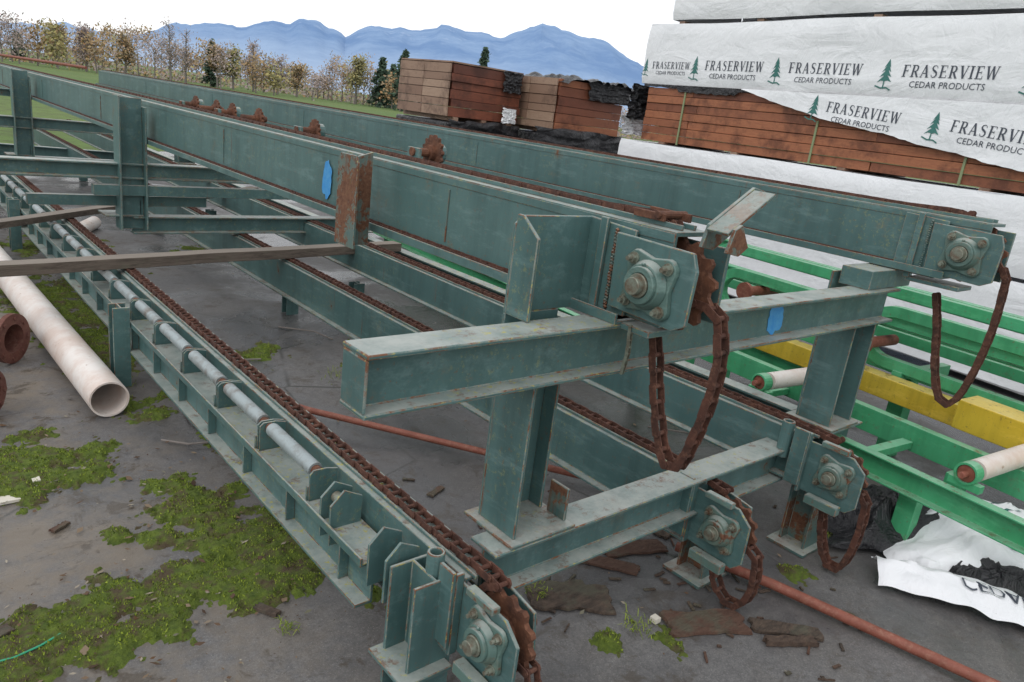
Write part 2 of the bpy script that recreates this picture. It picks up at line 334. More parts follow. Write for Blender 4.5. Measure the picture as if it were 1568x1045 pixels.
def slab(x,y,w_,l,h,ang,z=G,seed=0,tilt=0):
    rot=Matrix.Rotation(ang,3,'Z')@Matrix.Rotation(tilt,3,'X');out=[]
    cs_=[(-.5,-.5),(.5,-.5),(.5,.5),(-.5,.5)]
    for k in range(4):
        (x0,y0),(x1,y1)=cs_[k],cs_[(k+1)%4]
        nseg=7
        for i in range(nseg):
            t=i/nseg;px=x0+(x1-x0)*t;py=y0+(y1-y0)*t;jag=(.14 if k%2==0 else .06)
            q=1-jag*1.3+jag*2*noise.noise((k*3.1+i*1.9,seed*2.7,.5));out.append((px*w_*q,py*l*q))
    n=len(out);vs=[]
    for lv in(0,1):
        for i,(px,py) in enumerate(out):
            p=rot@Vector((px*(1-.02*lv),py*(1-.02*lv),h*lv+(.004*noise.noise((i*.9,seed,4)) if lv else 0)));vs.append((x+p.x,y+p.y,z+p.z+abs(tilt)*l*.4))
    b.add(vs,[tuple(reversed(range(n))),tuple(range(n,2*n))]+[(i,(i+1)%n,n+(i+1)%n,n+i) for i in range(n)])
for i,a in enumerate([(1.95,1.62,.36,.22,.010,-.6,0),(2.30,1.22,.36,.16,.012,-.5,.04),(2.45,1.72,.34,.12,.010,-.35,0),(2.55,1.02,.30,.08,.012,-.75,.08),(2.50,.97,.22,.05,.02,-.55,.0),(2.25,1.70,.30,.09,.010,-.9,0),(2.75,1.75,.24,.10,.010,.3,0),(.18,2.42,.075,.06,.02,.4,0),(.93,2.12,.035,.11,.012,.5,0),(.45,3.0,.08,.03,.010,.6,0),(1.95,2.55,.12,.04,.008,.4,0)]):
    slab(a[0],a[1],a[2],a[3],a[4],a[5],seed=i,tilt=a[6])
for i in range(110):
    slab(2.45+random.gauss(0,.36),1.5+random.gauss(0,.38),random.uniform(.012,.07),random.uniform(.006,.018),.005,random.uniform(0,3),seed=i+30)
b.obj("rotten_wood_debris",DBARK,recalc=False)
b=B()
b.tube([(.12,2.28,G+.02),(.2,2.27,G+.022),(.27,2.29,G+.02),(.33,2.32,G+.018)],.0035,6);
m=M("green_hose_paint");m.col((.03,.33,.18));m.rough(.4);b.obj("green_hose",m.m)
b=B()
for p in [[(1.55,4.9),(1.62,4.75),(1.75,4.6),(1.9,4.55)],[(1.25,4.1),(1.2,3.8),(1.22,3.6)],[(2.3,5.2),(2.5,5.0),(2.55,4.8)],[(1.0,3.6),(1.1,3.5),(1.3,3.45)],[(3.6,2.6),(3.8,2.4),(4.1,2.4)]]:
    b.tube([(x,y,G+.012+.01*noise.noise((x*5,y*5,0))) for x,y in p],.006,5)
b.obj("fallen_twigs",BARK)
b=B();b.box((.22,3.28,G),(.36,3.34,G+.012));b.box((.42,3.4,G),(.45,3.44,G+.02));b.box((2.12,1.32,G),(2.15,1.35,G+.02))
m=M("pale_wood_chip");m.col((.62,.58,.5));m.rough(.8);b.obj("wood_offcut",m.m)
# ------------------------------------------------------------------ chain
def chain(bd,path,pitch,width,hgt,lat=(1,0,0)):
    import bisect
    P=[Vector(p) for p in path];L=[0]
    for i in range(1,len(P)): L.append(L[-1]+(P[i]-P[i-1]).length)
    def at(d):
        if d>=L[-1]: return P[-1]
        i=max(1,bisect.bisect_right(L,d));t=(d-L[i-1])/max(1e-9,L[i]-L[i-1]);return P[i-1].lerp(P[i],t)
    X=Vector(lat);n=int(L[-1]/pitch);q=[at(k*pitch) for k in range(n+1)]
    oct_=[]
    for s_,cc in((1,.5),(-1,-.5)):
        for a in (-70,-25,25,70):
            ar=math.radians(a);oct_.append((cc*pitch+s_*math.cos(ar)*hgt*.42,s_*math.sin(ar)*hgt*.5))
    for k in range(n):
        p0,p1=q[k],q[k+1];t=(p1-p0).normalized();nn=t.cross(X);c=(p0+p1)/2
        off=width*(.5 if k%2 else .38);th=width*.09
        for sg in(-1,1):
            o=c+X*sg*off
            vs=[o+t*a+nn*b_-X*th/2 for a,b_ in oct_]+[o+t*a+nn*b_+X*th/2 for a,b_ in oct_]
            m_=len(oct_);bd.add(vs,[tuple(reversed(range(m_))),tuple(range(m_,2*m_))]+[(i,(i+1)%m_,m_+(i+1)%m_,m_+i) for i in range(m_)])
        bd.cyl(p0-X*width*.58,p0+X*width*.58,hgt*.17,6)
        bd.cyl(p0-X*width*.33,p0+X*width*.33,hgt*.30,8,caps=False)
def arc(cy,cz,r,a0,a1,n,x):
    return [(x,cy+r*math.cos(math.radians(a0+(a1-a0)*i/n)),cz+r*math.sin(math.radians(a0+(a1-a0)*i/n))) for i in range(n+1)]
def smooth(pts,n=6):
    out=[];P=[Vector(p) for p in pts];P=[P[0]*2-P[1]]+P+[P[-1]*2-P[-2]]
    for i in range(1,len(P)-2):
        for k in range(n):
            t=k/n;a,b_,c,d=P[i-1:i+3]
            out.append(.5*((2*b_)+(c-a)*t+(2*a-5*b_+4*c-d)*t*t+(3*b_-a-3*c+d)*t**3))
    out.append(P[-2]);return out
def sprocket(bd,x,y,z,r,nt_=12,th=.018,ph=0):
    vs=[];n=nt_*4
    for sx in(-th/2,th/2):
        for k in range(n):
            a=2*math.pi*k/n+ph;rr=r*(1.0 if k%4 in(0,1) else .86);vs.append((x+sx,y+rr*math.cos(a),z+rr*math.sin(a)))
    bd.add(vs,[tuple(reversed(range(n))),tuple(range(n,2*n))]+[(i,(i+1)%n,n+(i+1)%n,n+i) for i in range(n)])
    bd.cyl((x-.03,y,z),(x+.03,y,z),r*.45,14)
def bearing(par,x,y,z,s=.09,rot=0):
    b=B();prof=[]
    for k in range(4):
        a0=math.pi/2*k+rot
        for da in(-.22,-.10,.10,.22):
            a=a0+math.pi/4+da;rr=s*(1.26 if abs(da)>.15 else 1.33);prof.append((rr*math.cos(a),rr*math.sin(a)))
        a=a0+math.pi/2;prof.append((s*.93*math.cos(a),s*.93*math.sin(a)))
    n=len(prof)
    vs=[(x,y+a,z+c) for a,c in prof]+[(x-s*.20,y+a*.97,z+c*.97) for a,c in prof]
    b.add(vs,[tuple(reversed(range(n))),tuple(range(n,2*n))]+[(i,(i+1)%n,n+(i+1)%n,n+i) for i in range(n)])
    b.cyl((x-s*.20,y,z),(x-s*.50,y,z),s*.86,28,r1=s*.70)
    b.pipe((x-s*.48,y,z),(x-s*.66,y,z),s*.64,s*.42,24)
    b.cyl((x-s*.46,y,z+s*.62),(x-s*.58,y,z+s*.76),s*.07,8)
    b.obj("bearing_housing",TEALB,par,bevel=.003,smooth=True)
    b=B();b.cyl((x+.1,y,z),(x-s*.98,y,z),s*.30,20);b.pipe((x-s*.6,y,z),(x-s*.72,y,z),s*.41,s*.28,20)
    b.obj("shaft_end",SHAFT,par,bevel=.002,smooth=True)
    b=B()
    for k in range(4):
        a=math.pi/4+math.pi/2*k+rot;yy=y+s*1.04*math.cos(a);zz=z+s*1.04*math.sin(a)
        b.cyl((x-s*.20,yy,zz),(x-s*.26,yy,zz),s*.21,12);b.cyl((x-s*.26,yy,zz),(x-s*.42,yy,zz),s*.155,6);b.cyl((x-s*.42,yy,zz),(x-s*.58,yy,zz),s*.085,8)
    b.obj("flange_bolts",SHAFT,par,smooth=True)
# ------------------------------------------------------------------ upper chain conveyors
def upper(x,zt,h,y1,ysp,zsp,r,front,rear,yend=1.30):
    E=empty("chain_conveyor");b=B()
    zb=zt-h;W=.17;y0=yend
    b.ext([(0,0),(0,-h+.02),(.012,-h+.02),(.012,-.014),(W,-.014),(W,0)],(x,y0,zt),(x,y1,zt))
    b.ext([(-.062,0),(-.062,.034),(-.052,.034),(-.052,.010),(.11,.010),(.11,0)],(x,y0+.12,zb),(x,y1,zb))
    b.ext([(-.0035,0),(-.0035,-.028),(-.0001,-.028),(-.0001,0)],(x,y0,zt-.004),(x,y1,zt-.004))
    for gx in(.050,.112): b.box((x+gx,y0+.02,zt+.0005),(x+gx+.010,y1,zt+.016))
    b.obj("beam",TEAL,E,bevel=.003)
    b=B()
    for yy in (2.42,4.9,8.1,11.0,14.2):
        if yy<y1: b.box((x-.004,yy,zb+.05),(x,yy+.006,zt-.05))
    b.obj("splice_weld",TEALR,E)
    b=B();xs=x-.022
    b.plate([(ysp+.16,zt-.035),(ysp-.13,zt-.04),(ysp-.15,zt-.09),(ysp-.145,zt-.25),(ysp-.10,zt-.275),(ysp+.15,zt-.265)],xs-.001,xs-.016)
    b.plate([(ysp+.30,zt-.01),(ysp+.10,zt-.02),(ysp+.10,zt-.29),(ysp+.30,zt-.29)],x-.0085,x-.0205)
    b.plate([(ysp+.235,zt-.0),(ysp+.205,zt-.0),(ysp+.205,zt-.31),(ysp+.235,zt-.31)],xs-.002,xs-.016)
    b.box((x+.13,ysp-.13,zt-.26),(x+.145,ysp+.2,zt-.03))
    b.box((x-.03,ysp-.02,zt-.325),(x+.14,ysp+.22,zt-.305))
    b.obj("take_up_plate",TEAL,E,bevel=.003)
    b=B()
    for k in range(26): b.cyl((xs-.001,ysp+.172+random.uniform(-.003,.003),zt-.03-k*.0098),(xs-.007,ysp+.172,zt-.03-k*.0098-.003),.0065,6)
    b.obj("weld_bead",TEALR,E)
    bearing(E,xs-.016,ysp,zsp,.088,rot=.05)
    b=B();sprocket(b,x+.085,ysp,zsp,r-.004,13);b.cyl((x-.05,ysp,zsp),(x+.17,ysp,zsp),.026,16);b.obj("sprocket",RUST,E)
    xc=x+.087;top=zt+.016
    path=[(xc,y1,top),(xc,ysp+.35,top),(xc,ysp+.12,top+.010)]+arc(ysp,zsp,r+.012,78,-8,10,xc)
    lp=smooth([(xc,ysp-r-.012,zsp-.02)]+[(xc,a,c) for a,c in front]+[(xc,a,c) for a,c in rear],6)
    path+=lp[1:]
    b=B();chain(b,path,.0508,.042,.028);b.obj("drive_chain",CHAIN,E,recalc=False)
    b=B();xr=x-.022;chain(b,[(xr,y1,zb+.024),(xr,ysp+.30,zb+.024)],.0508,.036,.024);b.obj("return_chain",CHAIN,E,recalc=False)
    return E
EA=upper(1.766,1.436,.311,22,1.33,1.275,.150,[(1.125,1.10),(1.13,.95),(1.155,.82),(1.185,.72)],[(1.225,.70),(1.27,.76),(1.32,.90),(1.35,1.02),(1.38,1.12)])
EB=upper(3.80,1.50,.28,17.5,1.19,1.35,.145,[(1.02,1.15),(1.02,.98),(1.04,.80),(1.07,.67)],[(1.11,.62),(1.16,.66),(1.21,.80),(1.25,.98),(1.30,1.15)],yend=1.12)
b=B()
b.plateY([(1.78,1.41),(1.84,1.40),(2.03,1.515),(2.05,1.575),(1.99,1.585),(1.80,1.475)],1.215,1.227)
b.plateY([(1.78,1.41),(1.84,1.40),(1.88,1.425),(1.83,1.49),(1.80,1.475)],1.13,1.142)
b.obox((1.885,1.178,1.517),(.87,0,.50),(0,1,0),(-.50,0,.87),(.115,.036,.005))
b.obj("end_guide_arm",TEALR,EA,bevel=.002)
b=B();b.box((1.80,1.38,1.452),(1.812,1.50,1.475));b.box((1.90,1.36,1.452),(1.912,1.52,1.478));b.cyl((1.79,1.40,1.47),(1.93,1.40,1.47),.012,10)
b.obj("chain_guide_shoe",RUST,EA,bevel=.002)
b=B()
for (y,z) in [(6.31,1.46),(5.85,1.46),(5.53,1.46),(5.05,1.46),(4.22,1.46),(2.98,1.48)]:
    r=.085 if y<3.1 else .07
    sprocket(b,2.05,y,z,r,14,.014,ph=y);b.cyl((1.93,y,z),(2.1,y,z),.02,12)
b.obj("idler_sprockets",RUST,EA)
b=B()
for (y,z) in [(6.31,1.46),(5.53,1.46),(4.22,1.46),(2.98,1.48)]: b.box((1.94,y-.05,z-.16),(1.955,y+.05,z+.02));b.cyl((2.06,y,z),(2.10,y,z),.045,16)
b.obj("idler_brackets",TEAL,EA,bevel=.002)
def stiff(par,x,y,z0,z1,d=.15,w=.2):
    b=B();t=.011
    n=[(y,z0),(y+w,z0),(y+w,z1-.03),(y+w-.02,z1),(y+.02,z1),(y,z1-.03)]
    b.plate(n,x-d,x-d+t)
    m_=y+w*.5
    vs=[(x-d+t,m_,z0),(x-.007,m_,z0),(x-.007,m_,z1+.015),(x-d+t,m_,z1-.02)];vs+=[(a,m_+t,c) for a,_,c in vs]
    b.add(vs,[(3,2,1,0),(4,5,6,7),(0,1,5,4),(1,2,6,5),(2,3,7,6),(3,0,4,7)])
    b.obj("stiffener",TEALR,par,bevel=.002)
stiff(EA,1.704,2.83,1.06,1.455,.13,.17)
# ------------------------------------------------------------------ support frames
def frame(yc,zt,h,xl,xr,zl,hl,first=False):
    E=empty("steel_support_frame")
    b=B();b.ext(iprof(.125,h,.012,.013),(xl,yc+.0625,zt),(xr,yc+.0625,zt))
    b.box((xl-.0005,yc+.004,zt-h+.014),(xl+.008,yc+.121,zt-.014))
    b.obj("upper_cross_beam",TEAL,E,bevel=.004)
    b=B();b.ext(iprof(.13,hl,.012,.013),(1.34 if first else 1.6,yc+.065,zl),(3.78,yc+.065,zl));b.obj("lower_cross_beam",TEAL,E,bevel=.004)
    b=B()
    if first:
        yb=yc+.20
        b.box((1.43,yb,zl+.012),(1.655,yb+.012,zt+.002))
        b.plateY([(1.43,zt+.002),(1.75,zt+.002),(1.75,1.425),(1.46,1.425),(1.43,1.40)],yb+.0002,yb+.0122)
        b.plate([(yb-.17,zl+.012),(yb-.0005,zl+.012),(yb-.0005,zt-h-.001),(yb-.17,zt-h-.001)],1.43,1.442)
        b.box((1.643,yb-.06,zl+.012),(1.655,yb-.0005,zt-h-.001))
        b.plate([(yb-.10,zt+.001),(yb-.0005,zt+.001),(yb-.0005,1.43),(yb-.025,1.43),(yb-.10,1.375)],1.43,1.442)
    else:
        px=1.50
        b.box((px,yc-.05,zl-.1),(px+.012,yc+.13,1.47));b.box((px+.0125,yc+.035,zl-.1),(px+.185,yc+.047,1.46));b.box((px+.186,yc-.05,zl-.1),(px+.198,yc+.13,1.40))
    px=3.47;yb=yc+.20;zt2=1.18;w_=.225
    b.box((px,yb,zl+.012),(px+w_,yb+.012,zt2));b.box((px,yb-.17,zl+.012),(px+.012,yb-.0005,zt-h-.001));b.box((px+w_-.012,yb-.17,zl+.012),(px+w_,yb-.0005,zt-h-.001))
    b.obj("post",TEAL,E,bevel=.003)
    b=B()
    for px in(1.40,3.44):
        b.box((px,yc+.0,zl+.0005),(px+.28,yc+.25,zl+.012))
        b.box((px+.256,yc+.035,zl+.0125),(px+.268,yc+.12,zl+.13))
    b.obj("base_plate",TEALR,E,bevel=.003)
    return E
F1=frame(1.419,1.125,.167,.847,3.79,.421,.16,True)
F2=frame(6.40,.965,.12,.2,3.8,.55,.14)
F3=frame(11.4,.90,.14,.2,3.8,.42,.14)
b=B();b.box((3.50,1.45,1.126),(3.95,1.6,1.215));b.obj("packer",TEAL,F1,bevel=.003)
b=B();b.box((1.72,1.44,1.126),(1.80,1.56,1.135));b.obj("shim",RUST,F1)
b=B();b.box((1.32,6.38,.72),(3.6,6.46,.80));b.box((.9,6.5,.62),(2.2,6.56,.70));b.obj("tie_bar",TEAL,F2,bevel=.002)
b=B();b.ext(iprof(.1,.1),(.2,13.2,1.15),(3.8,13.2,1.15));b.ext(iprof(.1,.12),(.2,9.0,.62),(3.8,9.0,.62));b.obj("tie_bar",TEAL,F3)
b=B();chain(b,[(1.735,1.38,1.13),(1.737,1.375,1.05),(1.735,1.385,.96)],.022,.012,.012);b.obj("safety_chain",SHAFT,F1,recalc=False)
def blob(c,u,v,ru,rv,name,par,n=26):
    b=B();c=Vector(c);u=Vector(u);v=Vector(v);vs=[c]
    for k in range(n):
        a=2*math.pi*k/n;q=1+.30*noise.noise((k*.8,ru*9,1));vs.append(c+u*ru*q*math.cos(a)+v*rv*q*math.sin(a))
    b.add(vs,[(0,i+1,(i+1)%n+1) for i in range(n)]);b.obj(name,BLUE,par,recalc=False)
blob((1.7595,3.46,1.275),(0,1,0),(0,0,1),.050,.092,"paint_mark",EA)
blob((2.76,1.4735,1.045),(1,0,0),(0,0,1),.06,.068,"paint_mark",F1)
# ------------------------------------------------------------------ lower chain conveyors
def lower(x,zt,h,y1,ysp,zsp,r,loop,leg=True,xo=.085):
    E=empty("chain_conveyor");b=B()
    b.ext([(0,0),(0,-h+.012),(-.04,-h+.012),(-.04,-h),(.05,-h),(.05,-h+.012),(.012,-h+.012),(.012,-.012),(.12,-.012),(.12,0)],(x-.06,ysp+.14,zt),(x-.06,y1,zt))
    for gx in(-.038,.028): b.box((x+gx,ysp+.12,zt+.0005),(x+gx+.009,y1,zt+.014))
    b.obj("beam",TEAL,E,bevel=.003)
    b=B();xs=x-xo
    b.plate([(ysp+.20,zt-.01),(ysp-.06,zt-.01),(ysp-.12,zt-.06),(ysp-.12,zt-.22),(ysp-.08,zt-.26),(ysp+.20,zt-.24)],xs,xs+.012)
    b.plate([(ysp+.20,zt-.01),(ysp-.04,zt-.05),(ysp-.06,zt-.18),(ysp+.20,zt-.24)],x+.062,x+.074)
    b.box((xs-.03,ysp+.13,zt-.25),(xs-.0005,ysp+.145,zt+.03));b.box((xs-.045,ysp+.13,zt-.22),(xs-.031,ysp+.20,zt+.04))
    b.pipe((xs-.03,ysp+.24,zt-.12),(xs-.03,ysp+.24,zt+.05),.028,.018,14)
    b.obj("take_up_plate",TEAL,E,bevel=.003)
    b=B()
    b.obox((xs-.028,ysp+.01,zsp-.135),(0,1,0),(0,0,1),(1,0,0),(.075,.02,.02));b.obox((xs-.028,ysp+.01,zsp+.135),(0,1,0),(0,0,1),(1,0,0),(.06,.012,.015))
    b.obj("bearing_bracket",TEALB,E,bevel=.004)
    bearing(E,xs-.001,ysp,zsp,.076,rot=.1)
    b=B();sprocket(b,x,ysp,zsp,r-.004,12);b.cyl((x-.08,ysp,zsp),(x+.1,ysp,zsp),.024,14);b.obj("sprocket",RUST,E)
    top=zt+.020;xc=x
    path=[(xc,y1,top),(xc,ysp+.3,top),(xc,ysp+.10,zsp+r+.012)]+arc(ysp,zsp,r+.012,75,-12,10,xc)
    lp=smooth([(xc,ysp-r-.008,zsp-.03)]+[(xc+dx,a,max(c,G+.025)) for a,c,dx in loop],6);path+=lp[1:]
    b=B();chain(b,path,.0508,.048,.026);b.obj("drive_chain",CHAIN,E,recalc=False)
    if leg:
        b=B();b.ext(iprof(.13,.13),(x+.10,ysp+.22,G),(x+.10,ysp+.22,zt-.2),up=(0,1,0));b.obj("leg",TEALR,E,bevel=.002)
        b=B();b.box((x-.02,ysp+.06,G),(x+.2,ysp+.25,G+.012));b.obj("foot_plate",TEALR,E)
    return E
EC=lower(1.285,.385,.25,17,1.275,.275,.125,[(1.14,.11,0),(1.17,-.01,0),(1.23,-.02,0),(1.30,.06,0),(1.34,.14,0)],leg=False,xo=.07)
ED=lower(2.48,.385,.25,17,1.31,.255,.125,[(1.155,.12,0),(1.16,.02,0),(1.20,-.05,0),(1.27,-.05,0),(1.33,.03,0),(1.36,.14,0)],xo=.07)
EE=lower(3.13,.505,.22,17,1.20,.385,.12,[(1.06,.20,0),(1.07,.06,0),(1.10,-.04,0),(1.15,-.05,.0),(1.20,.03,0),(1.23,.16,0),(1.24,.26,0)],xo=.07)
b=B();b.ext(iprof(.1,.2),(3.62,1.7,.41),(3.62,17,.41));b.obj("side_rail",TEAL,EE,bevel=.002)
b=B()
b.ext([(0,0),(0,-.15),(-.065,-.15),(-.065,-.138),(-.010,-.138),(-.010,-.0),],(1.125,1.75,.275),(1.125,17,.275))
b.ext([(-.055,0),(-.055,.030),(-.046,.030),(-.046,.009),(.085,.009),(.085,0)],(1.125,1.75,.2755),(1.125,17,.2755))
y=1.90
while y<16:
    b.box((1.078,y,.138),(1.1145,y+.008,.2750));y+=.42
b.obj("outer_ledge",TEAL,EC,bevel=.002)
b=B();b2=B();b3=B();y=2.20
while y<15.5:
    b.cyl((1.14,y+.02,.385),(1.14,y+.40,.385),.028,18)
    b3.cyl((1.14,y-.012,.385),(1.14,y+.0195,.385),.020,12);b3.cyl((1.14,y+.4005,.385),(1.14,y+.425,.385),.020,12)
    for yy in(y-.02,y+.43):
        vs=[(1.10,yy,.285),(1.21,yy,.285),(1.21,yy,.395),(1.165,yy,.405),(1.115,yy,.405),(1.10,yy,.39)]
        vs+=[(a,yy+.008,c) for a,_,c in vs]
        b2.add(vs,[tuple(reversed(range(6))),tuple(range(6,12))]+[(i,(i+1)%6,6+(i+1)%6,6+i) for i in range(6)])
    b2.box((1.095,y-.012,.285),(1.101,y+.0,.34))
    y+=.47
for yy in(1.62,1.72,1.98,2.05):
    vs=[(1.08,yy,.22),(1.20,yy,.22),(1.20,yy,.385),(1.13,yy,.42),(1.08,yy,.37)];vs+=[(a,yy+.010,c) for a,_,c in vs]
    b2.add(vs,[tuple(reversed(range(5))),tuple(range(5,10))]+[(i,(i+1)%5,5+(i+1)%5,5+i) for i in range(5)])
b.obj("guide_rollers",ROLL,EC,smooth=True);b2.obj("roller_brackets",TEAL,EC,bevel=.0015);b3.obj("roller_bearings",RUST,EC)
b=B();b.cyl((1.13,1.99,.37),(1.13,2.04,.37),.02,12);b.obj("pivot_pins",SHAFT,EC,smooth=True)
b=B()
b.ext(iprof(.16,.14),(1.16,1.60,G),(1.16,1.60,.37),up=(0,1,0))
b.box((1.04,1.42,.06),(1.22,1.62,.075))
for yy in(4.5,8.2,12.2): b.ext(iprof(.09,.11),(1.02,yy,G),(1.02,yy,.40),up=(0,1,0))
b.obj("legs",TEAL,EC,bevel=.003)
b=B()
for yy in(5.6,9.2,13):
    for x in(2.55,3.15): b.ext(iprof(.1,.1),(x,yy,G),(x,yy,.15),up=(0,1,0))
b.obj("legs",TEAL,ED)
# ------------------------------------------------------------------ loose items
def plank(p0,p1,w_,t,name="wooden_plank"):
    b=B();P0=Vector(p0);P1=Vector(p1);n=24;path=[]
    for i in range(n+1):
        p=P0.lerp(P1,i/n);p.z+=.006*noise.noise((i*.35,w_*50,1));p.y+=.01*noise.noise((i*.3,5,w_));path.append(p)
    q=[(-w_/2,-t/2),(w_/2,-t/2),(w_/2,t/2),(-w_/2,t/2)]
    L=(P1-P0).normalized().cross(Vector((0,0,1)));b.sweep(path,q,lat=L);b.obj(name,PLANK,None,bevel=.004)
plank((-1.2,4.98,.445),(3.56,5.60,.455),.12,.072)
plank((-1.0,5.35,.435),(3.60,8.95,.445),.11,.05)
b=B();b.pipe((.86,4.0,G+.10),(.70,9.5,G+.10),.097,.088,40);b.obj("white_pipe",WPIPE,smooth=True)
def flanged(p,d,r):
    E=empty("rusty_flanged_pipe");p=Vector(p);d=Vector(d).normalized();b=B()
    b.pipe(p,p+d*.03,r,r*.58,36);b.pipe(p+d*.031,p+d*1.8,r*.62,r*.57,28)
    u=d.orthogonal().normalized();w_=d.cross(u)
    for k in range(8):
        a=2*math.pi*k/8;q=p+(u*math.cos(a)+w_*math.sin(a))*r*.82;b.cyl(q-d*.008,q,.013,6)
    b.obj("flanged_pipe_body",BROWNF,E,smooth=True)
flanged((.58,5.0,G+.15),(-.75,.65,.0),.15);flanged((.38,4.22,G+.125),(-.8,.6,0),.12)
b=B();b.tube([(1.6,3.72,.02),(1.75,3.52,.0),(2.36,2.66,-.01),(2.9,1.95,-.04)],.018,10)
b.cyl((1.58,3.74,.0),(1.61,3.70,.06),.03,8);b.obj("rusty_rod",REDROD,smooth=True)
b=B();b.tube([(2.60,1.60,-.045),(2.74,1.2,-.045),(2.84,.78,-.047),(2.96,.25,-.045),(3.1,-.3,-.045)],.022,12);b.obj("rusty_rod",REDROD,smooth=True)
# ------------------------------------------------------------------ bright green roller conveyor
S=Vector((.12,.993,0)).normalized();Nn=Vector((.993,-.12,0)).normalized()
def sn(s,n,z): return S*s+Nn*n+Vector((0,0,z))
E=empty("green_roller_conveyor");b=B()
b.ext(cprof(.06,.125,.009,-1),sn(-1,3.46,.355),sn(9,3.46,.355));b.ext(cprof(.06,.14,.009,1),sn(-1,3.98,.37),sn(9,3.98,.37))
for s in(-.3,1.5,3.4,5.6,7.6):
    for n in(3.52,3.94): b.obox(sn(s,n,.08),S,Nn,(0,0,1),(.045,.035,.155))
    b.obox(sn(s,3.73,.02),S,Nn,(0,0,1),(.03,.17,.03))
s=-.6
while s<8.5:
    b.obox(sn(s,3.73,.27),S,Nn,(0,0,1),(.03,.24,.02));s+=.8
b.obj("side_frames",GREEN,E,bevel=.003)
b=B();b2=B();b3=B();s=.14
while s<8.5:
    b.cyl(sn(s,3.55,.43),sn(s,4.15,.43),.05,24)
    b2.cyl(sn(s,3.47,.43),sn(s,3.52,.43),.040,16);b3.obox(sn(s,3.495,.376),S,Nn,(0,0,1),(.07,.022,.018));b3.pipe(sn(s,3.462,.43),sn(s,3.525,.43),.052,.041,20);b2.cyl(sn(s,3.42,.43),sn(s,3.549,.43),.016,10)
    s+=1.15
b.obj("rollers",WPIPE,E,smooth=True);b2.obj("roller_bearings",REDROD,E,bevel=.003);b3.obj("pillow_blocks",GREEN,E,bevel=.002)
E=empty("green_chain_conveyor");b=B()
q=[(-.03,-.035),(.03,-.035),(.03,.035),(-.03,.035)]
for n,zz,s0 in((4.95,.93,4.2),(4.62,.80,3.9)):
    b.ext(iprof(.08,.09),sn(-1,n,zz),sn(s0,n,zz))
for n,s0,za,zb_ in((4.45,3.55,.78,.50),(4.45,2.3,.84,.52),(4.75,3.9,.9,.62)):
    R_=(za-zb_)/2;pp=[sn(-1,n+.02*s0,za)]+[sn(s0+R_*math.sin(math.radians(a))*1.1,n+.02*s0,(za+zb_)/2+R_*math.cos(math.radians(a))) for a in range(0,181,15)]+[sn(-1,n+.02*s0,zb_)]
    b.sweep(pp,q,lat=Nn)
for s in(.4,2.2,3.6): b.obox(sn(s,4.6,.22),S,Nn,(0,0,1),(.05,.05,.30));b.obox(sn(s,4.75,.46),S,Nn,(0,0,1),(.03,.3,.035))
b.ext(iprof(.1,.12),sn(-1,4.95,.30),sn(9,4.95,.30));b.ext(iprof(.09,.1),sn(2.5,4.4,.33),sn(9,4.4,.33))
b.obj("curved_rails",GREEN,E,bevel=.003)
b=B()
for s,n,z in((3.35,4.4,.70),(2.4,4.4,.62),(2.9,4.7,.70)): b.cyl(sn(s,n-.05,z),sn(s,n+.3,z),.035,14);b.cyl(sn(s,n-.07,z),sn(s,n-.045,z),.065,18)
b.obj("rusty_idlers",REDROD,E)
b=B();b.ext([(-.06,0),(-.06,-.13),(.06,-.13),(.06,0)],sn(3.2,4.38,.47),sn(-.5,4.38,.47));b.obj("yellow_steel_beam",YEL,bevel=.006)
b=B();b.ext([(-.1,0),(-.1,-.16),(.1,-.16),(.1,0)],sn(1.68,4.22,.56),sn(-1,4.22,.56));b.obj("yellow_steel_beam",YEL,bevel=.006)
